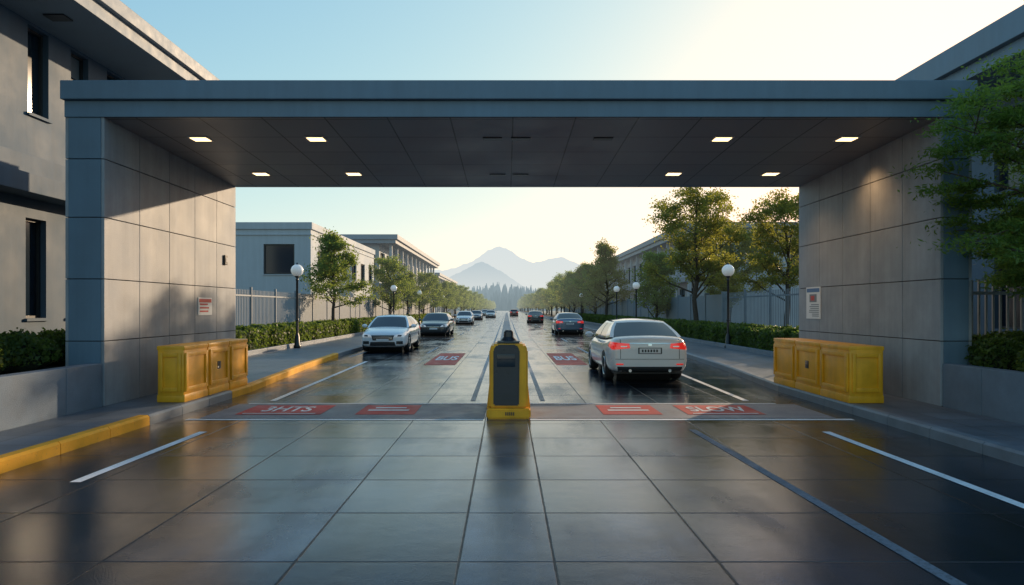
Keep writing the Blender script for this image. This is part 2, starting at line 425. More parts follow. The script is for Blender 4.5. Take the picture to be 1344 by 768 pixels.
# ------------------------------------------------------------ gate canopy
gate = empty('gate_canopy')
Yf, Yb = 10.9, 16.2
def zs_(y): return 4.735+(4.565-4.735)*(y-Yf)/(Yb-Yf)
def panels_x(mb, xface, out, y0, y1, z0, zlist, ny, gap=.007, th=.05):
    dy = (y1-y0)/ny
    for i in range(ny):
        for j in range(len(zlist)-1):
            mb.box(xface-out*th, xface, y0+i*dy+gap, y0+(i+1)*dy-gap, zlist[j]+gap, zlist[j+1]-gap, 0, .005)
ZL = [.14, 1.18, 2.17, 3.15, 4.08, 4.78]
for nm, xi, xo, out in (('pier', -6.4, -7.02, 1), ('pier', 6.9, 7.40, -1)):
    mb = MB()
    mb.box(xi-out*.03, xo+out*.03, Yf+.03, Yb-.03, .0, 4.80, 1)
    panels_x(mb, xi, out, Yf, Yb, .14, ZL, 5)
    panels_x(mb, xo, -out, Yf, Yb, .14, ZL, 5)
    for j in range(5):
        a, b = sorted((xi-out*.052, xo+out*.052)); zt_ = min(ZL[j+1]-.007, 4.737)
        mb.box(a+.002, b-.002, Yf, Yf+.05, ZL[j]+.007, zt_, 2, .005)
        mb.box(a+.002, b-.002, Yb-.05, Yb-.001, ZL[j]+.007, min(zt_, 4.56), 2, .005)
    mb.make(nm, [MT['wall'], MT['wallback'], MT['fascia']], gate)
mb = MB()
mb.box(-7.02, 7.40, Yf-.02, Yf+.25, 4.74, 5.0, 0, .008)
mb.box(-7.04, 7.42, Yf-.10, Yf+.25, 5.004, 5.30, 0, .012)
mb.box(-7.02, 7.40, Yb-.25, Yb+.02, 4.57, 5.27, 0, .008)
mb.box(-7.03, -6.95, Yf+.252, Yb-.252, 4.79, 5.27, 0)
mb.box(7.35, 7.41, Yf+.252, Yb-.252, 4.79, 5.27, 0)
mb.box(-6.9, 7.3, Yf+.252, Yb-.252, 5.1, 5.22, 0)
mb.make('fascia_beam', [MT['fascia']], gate)
mb = MB()
x0, x1 = -6.39, 6.89
b = [(x0,Yf+.0,zs_(Yf)),(x1,Yf,zs_(Yf)),(x1,Yb,zs_(Yb)),(x0,Yb,zs_(Yb))]
mb.quad(*b[::-1])
mb.make('soffit', [MT['soffit']], gate)
mb = MB()
LT = [(-5.4,12.1,1),(-3.36,12.1,1),(3.8,12.1,1),(6.0,12.1,1),(-5.3,14.8,1),(-3.3,14.8,1),(3.6,14.8,1),(5.7,14.8,1),(-.25,12.1,0),(.25,12.1,0),(1.7,12.1,0),(-.2,14.9,0),(.3,14.9,0)]
for (x, y, on) in LT:
    z = zs_(y); w = .14
    if on:
        mb.box(x-w-.035, x+w+.035, y-.17, y+.17, z-.012, z+.02, 1, .004)
        mb.box(x-w, x+w, y-.12, y+.12, z-.018, z-.010, 0)
    else:
        mb.box(x-.17, x+.17, y-.08, y+.08, z-.014, z+.02, 2, .004)
mb.make('downlights', [MT['lamp'], MT['lampdim'], MT['trim']], gate)
for (x, y, en) in [(6.45,12.9,75),(5.9,15.0,70),(-5.4,12.1,12)]:
    l = bpy.data.lights.new('downlight_lamp', 'SPOT'); l.energy = en; l.color = (1,.58,.26); l.spot_size = math.radians(120); l.spot_blend = 1; l.shadow_soft_size = .1
    o = bpy.data.objects.new('downlight_lamp', l); COL.objects.link(o); o.location = (x, y, zs_(y)-.06); o.parent = gate

def wall_sign(name, xf, out, y0, y1, z0, z1, kind):
    e = empty(name, (xf, (y0+y1)/2, (z0+z1)/2)); cy, cz = (y0+y1)/2, (z0+z1)/2
    mb = MB(); h, w = (z1-z0)/2, (y1-y0)/2
    def bx(a, b, c, d, n0, n1, m): mb.box(out*n0, out*n1, a, b, c, d, m)
    bx(-w, w, -h, h, .002, .018, 0)
    rr = random.Random(3)
    if kind == 'red':
        bx(-w*.9, w*.9, h*.45, h*.85, .019, .022, 1)
        for k in range(3):
            bx(-w*.8, w*rr.uniform(.2,.8), h*(.15-.4*k), h*(.33-.4*k), .019, .022, 1)
    else:
        bx(-w*.9, w*.9, h*.68, h*.92, .019, .022, 2)
        bx(-w*.5, w*.5, h*.05, h*.55, .019, .022, 3); bx(-w*.2, w*.3, h*.15, h*.45, .023, .026, 1)
        for k in range(7): bx(-w*.8, w*rr.uniform(.1,.85), -h*(.08+.12*k)-h*.05, -h*(.08+.12*k), .019, .022, 3)
    o = mb.make('panel', [MT['white'], MT['red'], MT['blue'], MT['grey']], e)
wall_sign('wall_sign', -6.4, 1, 14.2, 14.85, 1.56, 1.93, 'red')
wall_sign('notice_board', 6.9, -1, 15.05, 15.75, 1.47, 2.18, 'blue')
e = empty('wall_switch_box', (-6.4, 15.55, 2.8)); mb = MB(); mb.box(0.002, .05, -.07, .07, -.11, .11, 0, .01); mb.box(.051,.058,-.04,.04,-.05,.05,1,.004)
mb.make('casing', [MT['black'], MT['grey']], e)

# ------------------------------------------------------------ planters + near fence
def planter(sgn, xw):
    e = empty('planter_wall'); mb = MB()
    y = -2.0
    while y < Yf-.1:
        y1 = min(y+2.4, Yf-.004)
        mb.box(xw, xw+sgn*.22, y, y1-.008, .1, .83, 0, .012); y += 2.4
    a, b = sorted((xw+sgn*.222, xw+sgn*5)); mb.box(a, b, -2, 10.89, .1, .72, 1)
    a, b = sorted((xw+sgn*.75, xw+sgn*5)); mb.box(a, b, 10.892, 16 if sgn < 0 else 12.6, .1, .72, 1)
    mb.make('coping_and_wall', [MT['planter'], MT['soil']], e)
planter(-1, -6.42); planter(1, 6.92)

def leaves(name, C, size, rng, nrm=None, asp=1.7, flat=0.0):
    n = len(C); C = np.asarray(C)
    a = rng.normal(size=(n,3)); 
    if nrm is not None: a = a*.8+nrm
    if flat: a[:,2] += flat*np.sign(a[:,2]+1e-9)
    a /= np.linalg.norm(a, axis=1)[:,None]
    t = rng.normal(size=(n,3)); u = np.cross(a, t); u /= np.linalg.norm(u, axis=1)[:,None]
    w = np.cross(a, u)
    s = size*rng.uniform(.6, 1.3, size=(n,1))
    V = np.empty((n,4,3)); V[:,0] = C-w*s*asp*.5; V[:,1] = C+u*s*.5; V[:,2] = C+w*s*asp*.5+a*s*.15; V[:,3] = C-u*s*.5
    V = V.reshape(-1,3).astype(np.float32)
    me = bpy.data.meshes.new(name); me.vertices.add(4*n); me.vertices.foreach_set('co', V.ravel())
    me.loops.add(4*n); me.loops.foreach_set('vertex_index', np.arange(4*n, dtype=np.int32))
    me.polygons.add(n); me.polygons.foreach_set('loop_start', np.arange(0,4*n,4,dtype=np.int32))
    me.update(calc_edges=True); me.validate(); return me

def shrub_meshes(name, lumps, nleaf, lsize, seed):
    rng = np.random.default_rng(seed); C = []; NR = []; core = MB()
    area = np.array([l[3]*l[4]+l[4]*l[5]+l[3]*l[5] for l in lumps]); cnt = (area/area.sum()*nleaf).astype(int)
    for l, k in zip(lumps, cnt):
        d = rng.normal(size=(k,3)); d /= np.linalg.norm(d,axis=1)[:,None]; 
        d[:,2] = np.where(d[:,2] < -.3, -d[:,2], d[:,2])
        rad = rng.normal(1.0, .10, size=(k,1)) + .08*np.sin(d[:,:1]*9+l[0]*3)*np.cos(d[:,1:2]*8)
        C.append(np.array(l[:3])+d*rad*np.array(l[3:])); NR.append(d)
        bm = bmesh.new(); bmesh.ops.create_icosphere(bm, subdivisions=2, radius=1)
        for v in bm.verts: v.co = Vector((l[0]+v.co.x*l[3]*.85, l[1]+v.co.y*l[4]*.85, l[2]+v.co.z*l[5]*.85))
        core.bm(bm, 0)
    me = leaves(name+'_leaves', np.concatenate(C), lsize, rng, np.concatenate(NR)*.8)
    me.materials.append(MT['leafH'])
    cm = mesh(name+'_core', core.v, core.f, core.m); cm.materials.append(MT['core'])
    return me, cm
def shrub(name, loc, mm):
    e = empty(name, loc)
    obj('foliage', mm[0], e); obj('branches', mm[1], e); return e
rr = random.Random(8)
def lumpset(nx, L, W, H, r0):
    out = []
    for i in range(nx):
        out.append((rr.uniform(-W/2, W/2), -L/2+L*(i+.5)/nx+rr.uniform(-.1,.1), H*.45, r0*rr.uniform(.8,1.15), r0*rr.uniform(.8,1.2), H*.55*rr.uniform(.85,1.15)))
    return out
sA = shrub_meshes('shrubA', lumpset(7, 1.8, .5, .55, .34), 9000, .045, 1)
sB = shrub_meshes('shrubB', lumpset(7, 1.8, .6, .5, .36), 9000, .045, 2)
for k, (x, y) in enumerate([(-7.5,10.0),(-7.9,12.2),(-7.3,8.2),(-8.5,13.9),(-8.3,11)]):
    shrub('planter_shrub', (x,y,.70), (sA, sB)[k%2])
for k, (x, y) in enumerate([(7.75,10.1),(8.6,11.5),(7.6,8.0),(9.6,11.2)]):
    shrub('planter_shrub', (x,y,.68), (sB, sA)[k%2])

def hedge_mesh(seed):
    rng = np.random.default_rng(seed); L, W, H = 5.0, .9, .75; n = 15000
    f = rng.random(n)
    y = rng.uniform(-L/2, L/2, n)
    top = f < .42; s = np.where(rng.random(n) < .5, -1, 1)
    bx = np.sin(y*2.1+seed)*.05+np.sin(y*5.3)*.04
    x = np.where(top, rng.uniform(-W/2, W/2, n), s*(W/2+bx)); z = np.where(top, H+np.sin(y*3.1+seed)*.07+np.sin(y*7+x*6)*.05, rng.uniform(0, H, n))
    C = np.stack([x, y, z], 1)+rng.normal(0, .045, (n,3))
    NR = np.stack([np.where(top, 0, s), 0*y, np.where(top, 1, .2)], 1)
    me = leaves('hedge_leaves', C, .075, rng, NR); me.materials.append(MT['leafH']); return me
hm = [hedge_mesh(1), hedge_mesh(4)]
def hedge(x, y0, n, z=.15, rot=0):
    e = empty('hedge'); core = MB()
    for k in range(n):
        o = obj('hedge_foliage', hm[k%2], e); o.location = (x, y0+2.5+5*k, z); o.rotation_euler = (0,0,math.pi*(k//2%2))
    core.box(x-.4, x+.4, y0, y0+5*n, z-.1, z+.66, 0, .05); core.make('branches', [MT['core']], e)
hedge(-9.25, 17, 18); hedge(9.35, 17, 18)
for sx in (-1, 1):
    mb = MB(); y = 16.4
    xe = -8.5 if sx < 0 else 8.6
    while y < 110:
        mb.box(xe, xe+sx*.15, y, y+1.98, .0, .30, 0, .01); y += 2
    mb.make('hedge_kerb', [MT['kerb']])
    mb = MB(); a, b = sorted((xe+sx*.152, xe+sx*3)); mb.box(a, b, 16.4, 400, -.02, .15, 0); mb.make('planting_bed', [MT['soil']])

def picket_panel(L=3.0, H=2.4, sp=.13, w=.05, t=.015):
    mb = MB(); n = int(L/sp)
    for i in range(n):
        y = (i+.5)*L/n; mb.box(-t, t, y-w/2, y+w/2, .12, H-.08, 0)
    mb.box(t+.002, t+.03, 0, L, .3, .36, 0); mb.box(t+.002, t+.03, 0, L, H-.35, H-.29, 0)
    mb.box(-.04, .055, -.04, .04, 0, H+.04, 0, .005)
    return mesh('fence_panel', mb.v, mb.f, mb.m)
pp = picket_panel(sp=.16, w=.035, t=.01); pp.materials.append(MT['fence'])
pd = picket_panel(w=.10); pd.materials.append(MT['fence'])
e = empty('picket_fence')
for k in range(28):
    o = obj('panel', pp if k < 6 else pd, e); o.location = (-10.6, 16.4+3*k, .15)
e = empty('picket_fence')
for k in range(6):
    o = obj('panel', pp, e); o.location = (10.9, 16.4+3*k, .15)
e = empty('boundary_wall'); mb = MB(); y = 34.5
while y < 130:
    mb.box(10.85, 11.0, y+.02, y+2.98, .0, 2.42, 0, .01); mb.box(10.80, 11.05, y-.15+.0, y+.016, .0, 2.55, 0, .01); y += 3
mb.make('panels', [MT['fence']], e)
ps = picket_panel(3.0, 1.55, .13, .035); ps.materials.append(MT['fencepale'])
e = empty('picket_fence')
for k in range(2):
    o = obj('panel', ps, e); o.location = (7.5+3*k, 12.5, .75); o.rotation_euler = (0,0,-math.pi/2)

# ------------------------------------------------------------ buildings
def building_left_near():
    e = empty('office_building'); mb = MB()
    O = (-9.5, 5.0, 4.7)
    ops = [(y-5.0, y-5.0+.62, 5.6-4.7, 7.35-4.7) for y in (6.6, 8.4, 10.2, 12.0, 13.6, 14.95, 16.3, 17.6)]
    facade(mb, O, (0,1,0), (1,0,0), 14.4, 2.75, ops, .18, 0, 1, 2, seed=3, m_blind=3)
    O = (-9.75, 5.0, 0)
    ops = [(y-5.0, y-5.0+.62, 1.5, 3.55) for y in (6.6, 8.4, 10.2, 12.2, 13.9, 15.2, 16.6)]
    facade(mb, O, (0,1,0), (1,0,0), 14.4, 3.95, ops, .18, 0, 1, 2, seed=4)
    mb.box(-9.75-.3, -9.2, 5, 19.4, 3.95, 4.32, 0, .01); mb.box(-9.75-.3, -9.3, 5, 19.4, 4.33, 4.697, 0, .01)
    mb.box(-22, -9.79, 19.2, 19.39, 0, 3.94, 0); mb.box(-22, -9.52, 19.2, 19.39, 4.7, 7.4, 0)
    mb.box(-22, -8.02, 4.5, 19.5, 7.42, 7.70, 4, .012); mb.box(-22, -7.9, 4.4, 19.6, 7.703, 8.0, 4, .012)
    mb.box(-9.0,-8.5, 9, 9.3, 7.39,7.418, 2); mb.box(-9.0,-8.6, 13.3, 13.6, 7.39,7.418, 2)
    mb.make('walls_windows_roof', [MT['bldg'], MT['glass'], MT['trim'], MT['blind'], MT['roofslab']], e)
building_left_near()
def building_right_near():
    e = empty('office_building'); mb = MB()
    ops = [(y-5, y-5+.9, 1.2, 3.3) for y in (7, 9.4, 11.8, 14.2, 16.4)] + [(y-5, y-5+.9, 4.6, 6.6) for y in (7, 9.4, 11.8, 14.2, 16.4)]
    facade(mb, (12.3,5,0), (0,1,0), (-1,0,0), 14, 7.1, ops, .18, 0, 1, 2, seed=5, m_blind=3)
    mb.box(12.0, 12.29, 5, 19, 3.8, 4.2, 0, .01)
    mb.box(12.32, 24, 18.8, 18.99, 0, 7.1, 0)
    mb.box(10.85, 24, 4.5, 18.9, 7.1, 7.42, 4, .012); mb.box(10.7, 24, 4.4, 19.0, 7.423, 8.0, 4, .012)
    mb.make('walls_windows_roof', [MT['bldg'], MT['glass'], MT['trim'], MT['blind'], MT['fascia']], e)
building_right_near()
def building_mid_left():
    e = empty('office_building'); mb = MB()
    facade(mb, (-26,42,0), (1,0,0), (0,-1,0), 14, 6.55, [(11.1,13.0,3.8,5.65),(2,5,3.8,5.65)], .15, 0, 1, 2, mull=0, seed=1, fr=.08)
    ops = [(i*3.2+1.6, i*3.2+3.2, 3.9, 5.4) for i in range(6)]+[(i*3.2+1.6, i*3.2+3.2, .9, 2.6) for i in range(6)]
    facade(mb, (-12,42,0), (0,1,0), (1,0,0), 20, 6.55, ops, .15, 0, 1, 2, mull=1, seed=2, m_blind=3)
    mb.box(-26.1, -11.9, 41.9, 62.1, 6.552, 6.98, 0, .02); mb.box(-26.05,-11.94,41.93,62.05,6.2,6.26,0)
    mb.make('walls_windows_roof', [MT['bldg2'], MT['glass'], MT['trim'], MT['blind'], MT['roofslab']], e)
building_mid_left()
def building_long(x, sgn, y0, y1, ztop, ov, depth=12):
    e = empty('office_building'); mb = MB(); Lf = y1-y0
    H = ztop-.8; n = int(Lf/3.4)
    ops = []
    for i in range(n):
        u = i*3.4+.6; ops += [(u, u+2.4, 4.6, H-.7), (u, u+2.4, 1.2, 3.3)]
    facade(mb, (x,y0,0), (0,1,0), (-sgn,0,0), Lf, H, ops, .25, 0, 1, 2, mull=2, seed=7, m_blind=3)
    O = (x if sgn > 0 else x-depth, y0, 0)
    ops = [(i*3+.8, i*3+2.6, 4.6, H-.7) for i in range(int(depth/3))]
    facade(mb, O, (1,0,0), (0,-1,0), depth, H, ops, .2, 0, 1, 2, mull=1, seed=8, m_blind=3)
    a, b = sorted((x-sgn*ov, x+sgn*depth))
    mb.box(a+.15, b, y0-1.0, y1+.5, H+.002, H+.35, 4, .02); mb.box(a, b+.2, y0-1.2, y1+.7, H+.353, ztop, 4, .02)
    for i in range(n+1):
        mb.box(x-sgn*(ov-.5), x-sgn*(ov-.75), y0+i*3.4, y0+i*3.4+.25, 0, H, 0)
    xa, xb = sorted((x-sgn*.002, x-sgn*(ov-.3)))
    mb.box(xa, xb, y0, y1, 3.7, 4.05, 4, .01)
    mb.make('walls_windows_roof', [MT['bldg2'], MT['glass'], MT['trim'], MT['blind'], MT['roofslab']], e)
building_long(-11.9, -1, 64, 102, 8.5, 1.7)
building_long(14.3, 1, 51, 105, 8.0, 1.3)
building_long(-12.5, -1, 112, 150, 7.5, 1.5)

# ------------------------------------------------------------ mountains & forest
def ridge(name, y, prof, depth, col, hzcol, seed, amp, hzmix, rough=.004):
    rng = np.random.default_rng(seed); nx, ny = 420, 30
    xs = np.linspace(prof[0][0], prof[-1][0], nx); base = np.interp(xs, [p[0] for p in prof], [p[1] for p in prof])
    ph = rng.uniform(0, 6.28, 9); V = []
    for j in range(ny):
        t = j/(ny-1); fy = math.sin(math.pi*min(1, t*1.0)) ** .8
        for i in range(nx):
            h = base[i]
            d = sum(math.sin(xs[i]*(2**k)*rough+ph[k]+t*2.5*(1+k*.7)) / (1.5**k) for k in range(8))
            V.append((xs[i], y+(t-.5)*depth, max(-5, h*fy*(1+amp*.3*d)+amp*60*d*fy*min(1,h/80))-3))
    F = [(j*nx+i, j*nx+i+1, (j+1)*nx+i+1, (j+1)*nx+i) for j in range(ny-1) for i in range(nx-1)]
    m, nt, out = new_mat(name+'_mat')
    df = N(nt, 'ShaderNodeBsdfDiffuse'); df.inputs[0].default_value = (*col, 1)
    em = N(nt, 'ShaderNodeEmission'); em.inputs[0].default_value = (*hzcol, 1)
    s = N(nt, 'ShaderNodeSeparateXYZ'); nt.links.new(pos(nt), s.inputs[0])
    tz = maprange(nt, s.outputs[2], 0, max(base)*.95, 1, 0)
    em2 = mix(nt, tz, hzcol, tuple(HAZE_GLOW)); nt.links.new(em2, em.inputs[0])  # mountain haze is painted as emission, blending to the haze colour toward the foot
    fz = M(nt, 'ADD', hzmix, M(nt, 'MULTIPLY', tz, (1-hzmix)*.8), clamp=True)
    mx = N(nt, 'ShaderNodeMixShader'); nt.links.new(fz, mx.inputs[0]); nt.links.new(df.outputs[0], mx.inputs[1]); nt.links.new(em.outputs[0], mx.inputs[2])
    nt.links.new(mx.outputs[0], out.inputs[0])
    o = obj(name, mesh(name, V, F), None, [m], True)
def pr(pts, y): return [((a-665)*y/900, max(0, (405-b)*y/900)) for a, b in pts]
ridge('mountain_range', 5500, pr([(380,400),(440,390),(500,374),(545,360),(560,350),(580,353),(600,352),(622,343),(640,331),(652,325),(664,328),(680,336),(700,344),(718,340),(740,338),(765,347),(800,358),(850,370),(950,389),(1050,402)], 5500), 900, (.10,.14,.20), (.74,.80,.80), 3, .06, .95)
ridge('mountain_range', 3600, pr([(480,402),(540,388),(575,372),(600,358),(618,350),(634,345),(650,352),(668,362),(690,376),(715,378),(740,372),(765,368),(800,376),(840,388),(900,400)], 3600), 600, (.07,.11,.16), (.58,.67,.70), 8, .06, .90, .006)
rng = np.random.default_rng(11); mb = MB()
for k in range(1500):
    y = rng.uniform(520, 900); x = rng.uniform(-200, 200)
    h = rng.uniform(12, 22)*(1+.25*math.sin(x*.05+y*.01))*(y/800)
    zb = (y-520)*.024
    mb.lathe([(h*.16, 0), (h*.19, h*.18), (h*.12, h*.5), (h*.055, h*.8), (0.01, h)], 6, 'Z', (x, y, zb-2), 0)
mb.v = [(a+random.uniform(-.5,.5), b, c+random.uniform(-.4,.4)) for a, b, c in mb.v]
fm, nt_, o_ = new_mat('far_forest'); df = N(nt_, 'ShaderNodeBsdfDiffuse'); df.inputs[0].default_value = (.035,.055,.045,1)
nt_.links.new(painted_haze(nt_, df.outputs[0], 750, (.42,.53,.58)), o_.inputs[0])
mb.make('distant_forest', [fm])
mb = MB(); mb.quad((-400,500,-.02),(400,500,-.02),(400,1000,12),(-400,1000,12)); mb.make('forest_hill', [fm])

# ------------------------------------------------------------ trees
def tree_meshes(name, H, R, cb, nl, nleaf, ls, shape, seed, leafm, trunk_r=.13, clump=.42, flat=.0, droop=0.0, asp=1.7, xclip=None):
    rng = np.random.default_rng(seed); mb = MB(); cl = []
    pts = [Vector((0,0,-.1))]; ns = 7
    for i in range(1, ns+1):
        pts.append(Vector((rng.normal(0,.05)*i*.5, rng.normal(0,.05)*i*.5, H*.94*i/ns)))
    rad = [trunk_r*(1-.9*i/ns)+.008 for i in range(ns+1)]; rad[0] *= 1.3
    for i in range(ns): mb.tube(pts[i], pts[i+1], rad[i], rad[i+1], 8)
    def trunk_at(z):
        t = z/(H*.94)*ns; i = min(ns-1, max(0, int(t))); return pts[i].lerp(pts[i+1], t-i), rad[i]*(1-(t-i))+rad[i+1]*(t-i)
    for k in range(nl):
        t = (k+.5)/nl; z = cb+(H*.93-cb)*t**.92
        if shape == 'round': prof = math.sqrt(max(.05, 1-((t-.38)/.68)**2))
        elif shape == 'cone': prof = (1-t)*.88+.14
        else: prof = .55+.45*math.sin(math.pi*min(1,t*1.1))
        L = R*prof*rng.uniform(.65, 1.2); az = k*2.4+rng.uniform(-.5,.5)
        up = (math.radians(rng.uniform(22, 55)) if shape != 'cone' else math.radians(rng.uniform(5, 30)))-droop
        p0, r0 = trunk_at(z-L*math.sin(up)*.5 if shape != 'cone' else z); 
        d = Vector((math.cos(az)*math.cos(up), math.sin(az)*math.cos(up), math.sin(up)))
        p1 = p0+d*L*.55; d2 = (d+Vector((0,0,.25 if not droop else -.1))+Vector(rng.normal(0,.15,3))).normalized(); p2 = p1+d2*L*.5
        lr = max(.012, r0*.5); mb.tube(p0, p1, lr, lr*.6, 6); mb.tube(p1, p2, lr*.6, .006, 5)
        cl.append((p2, 1.0)); cl.append((p1.lerp(p2,.45), .8))
        for q in range(6):
            s = rng.uniform(.3, 1); b = p0.lerp(p1, s*1.8) if s < .55 else p1.lerp(p2, (s-.55)/.45)
            dd = (d*.5+Vector(rng.normal(0,.75,3))); dd.z = abs(dd.z)*.6 if not droop else dd.z*.3; dd.normalize()
            e2 = b+dd*L*rng.uniform(.18,.42); mb.tube(b, e2, lr*.3, .004, 4); cl.append((e2, .75)); 
            if rng.random() < .5: cl.append((b.lerp(e2,.5), .55))
    cl.append((Vector((pts[-1].x, pts[-1].y, H-.15)), .7)); cl.append((Vector((pts[-1].x, pts[-1].y, H-.5)), .8))
    w = np.array([c[1] for c in cl])*rng.uniform(.2, 1.7, len(cl)); cnt = np.maximum(8, (w/w.sum()*nleaf)).astype(int)
    C = []
    for (c, s), n in zip(cl, cnt):
        sd = clump*s*R/2.6
        d = rng.normal(0, 1, (n,3))*np.array([sd, sd, sd*(.62 if not flat else .3)])
        C.append(np.array(c)+d)
    C = np.concatenate(C)
    lm = leaves(name+'_leaves', C, ls, rng, None, asp, flat); lm.materials.append(leafm)
    tm = mesh(name+'_wood', mb.v, mb.f, mb.m); tm.materials.append(MT['bark'])
    for p in tm.polygons: p.use_smooth = True
    return tm, lm
def put_tree(name, mm, x, y, z=.1, s=1.0, rot=0, parent=None, sz=None):
    e = empty(name, (x,y,z)); e.rotation_euler = (0,0,rot); e.scale = (s,s,sz or s)
    obj('trunk_and_limbs', mm[0], e); obj('foliage', mm[1], e)
    if parent: e.parent = parent
    return e
tBig = tree_meshes('bigtree', 7.7, 2.55, 2.5, 26, 20000, .078, 'round', 21, MT['leafA'], .15, .27)
tMed = tree_meshes('medtree', 5.7, 1.75, 1.5, 24, 14000, .07, 'cone', 5, MT['leafB'], .10, .36)
tMed2 = tree_meshes('medtree2', 5.7, 1.8, 1.4, 20, 11000, .08, 'round', 9, MT['leafB'], .10, .38)
tCon = tree_meshes('contree', 8.0, 2.2, 1.8, 36, 14000, .095, 'cone', 12, MT['leafA'], .14, .38)
tCon2 = tree_meshes('contree2', 7.6, 2.2, 1.6, 30, 10000, .12, 'round', 14, MT['leafB'], .14, .42)
put_tree('deciduous_tree', tBig, 9.75, 35.2, .12, 1.0, 0.6)
put_tree('deciduous_tree', tBig, 14.1, 34.5, .1, .95, 2.5)
put_tree('deciduous_tree', tBig, 14.9, 46.0, .1, .95, 4.1)
put_tree('deciduous_tree', tCon2, 10.0, 46.0, .1, .72, 1.0)
put_tree('deciduous_tree', tCon, 12.6, 40.0, .1, .62, 1.9)
put_tree('deciduous_tree', tCon, 9.3, 64, .1, 1.0, .3)
put_tree('deciduous_tree', tCon2, 9.4, 73, .1, .85, 2.3)
put_tree('deciduous_tree', tCon, 9.3, 84, .1, .9, 4.3)
put_tree('deciduous_tree', tCon2, 9.3, 95, .1, .9, 1.3)
put_tree('deciduous_tree', tMed, -9.3, 36.8, .1, 1.02, .2)
put_tree('deciduous_tree', tMed2, -9.3, 55, .1, 1.0, 1.2)
put_tree('deciduous_tree', tMed, -9.5, 66, .1, .92, 3.2)
put_tree('deciduous_tree', tMed2, -9.4, 77, .1, .98, 4.2)
put_tree('deciduous_tree', tMed, -9.4, 88, .1, 1.05, 5.2)
row = empty('distant_tree_row'); rr = random.Random(2)
y = 100.0; i = 0
while y < 520:
    for sx in (-1, 1):
        mm = rr.choice([tCon2, tMed2, tCon] if sx > 0 else [tMed, tMed2, tCon2])
        base = 1.35 if mm in (tMed, tMed2) else .95
        put_tree('roadside_tree', mm, sx*(9.4+rr.uniform(-.4,.4)), y+rr.uniform(-2,2), .05, base*rr.uniform(.78,1.0)*(.9 if sx<0 else 1.05), rr.uniform(0,6), row)
        if i % 2 == 0:
            put_tree('roadside_tree', tCon2, sx*(15+rr.uniform(0,6)), y+rr.uniform(-3,3)+50, .05, rr.uniform(.9,1.25), rr.uniform(0,6), row)
    y += 9.5 if y < 220 else 17; i += 1
tFg = tree_meshes('juniper', 4.9, 2.15, .9, 60, 110000, .028, 'cone2', 33, MT['leafC'], .10, .24, flat=.5, droop=.25, asp=3.2)
put_tree('juniper_tree', tFg, 8.45, 9.6, .7, 1.0, .9)

# ------------------------------------------------------------ street lamps
def lamp_meshes():
    mb = MB()
    mb.lathe([(0,0),(.15,0),(.15,.10),(.11,.14),(.09,.5),(.065,.55),(.05,.62),(.045,2.75),(.06,2.78),(.06,2.82),(.04,2.85),(.10,2.93),(.10,2.97),(0,2.97)], 16)
    mb.lathe([(.055,1.1),(.07,1.12),(.07,1.16),(.055,1.18)], 16)
    a = mesh('lamp_post', mb.v, mb.f, mb.m); a.materials.append(MT['black'])
    bm = bmesh.new(); bmesh.ops.create_uvsphere(bm, u_segments=24, v_segments=16, radius=.25)
    for v in bm.verts: v.co.z += 3.18
    b = bpy.data.meshes.new('globe'); bm.to_mesh(b); bm.free(); b.materials.append(MT['globe'])
    mb = MB(); mb.lathe([(.09,3.41),(.05,3.44),(.02,3.5),(0,3.5)], 12); c = mesh('cap', mb.v, mb.f, mb.m); c.materials.append(MT['black'])
    for m in (a, b, c):
        for p in m.polygons: p.use_smooth = True
    return a, b, c
lm = lamp_meshes()
for x, y in [(-8.25,27),(-8.4,51),(-8.4,66),(-8.4,90),(8.35,27),(8.5,45),(8.5,53),(8.5,78)]:
    e = empty('street_lamp', (x,y,.147)); e.scale = (.96,.96,.96)
    if x > 0 and y < 30: e.location.x = 8.72
    obj('post', lm[0], e); obj('globe', lm[1], e); obj('finial', lm[2], e)

# ------------------------------------------------------------ yellow barriers
def barrier(name, x0, x1, y0, y1, faceSgn, n=3):
    e = empty(name, ((x0+x1)/2, (y0+y1)/2, .148)); mb = MB()
    cx = (x0+x1)/2; cy = (y0+y1)/2; L = (y1-y0)/n; w = (x1-x0)/2
    for i in range(n):
        a = y0-cy+i*L; b = a+L-.03; h = .92
        mb.box(-w, w, a, b, .10, h, 0, .035)
        mb.box(-w-.012, w+.012, a+.005, b-.005, 0.0, .13, 0, .02)
        mb.box(-w-.012, w+.012, a-.001, b+.001, h-.06, h+.015, 0, .02)
        s = faceSgn
        xs_ = s*w
        for (ya, yb2, za, zb) in ((a+.04,a+.12,.18,.82),(b-.12,b-.04,.18,.82),(a+.121,b-.121,.18,.25),(a+.121,b-.121,.75,.82)):
            mb.box(xs_-.005*s, xs_+.028*s, ya, yb2, za, zb, 0, .01)
        mb.box(xs_-.004*s, xs_+.008*s, (a+b)/2-.07, (a+b)/2+.07, .44, .58, 1, .004) if i == 1 else None
    a = y0-cy
    for (xa, xb, za, zb) in ((-w+.04,-w+.10,.18,.82),(w-.10,w-.04,.18,.82),(-w+.101,w-.101,.18,.25),(-w+.101,w-.101,.75,.82)):
        mb.box(xa, xb, a-.025, a+.005, za, zb, 0, .01)
    o = mb.make('body', [MT['yellow'], MT['darkpanel']], e); auto_smooth(o)
barrier('yellow_barrier', -5.76, -5.32, 11.3, 14.1, 1)
barrier('yellow_barrier', 5.60, 6.16, 11.2, 14.4, -1)

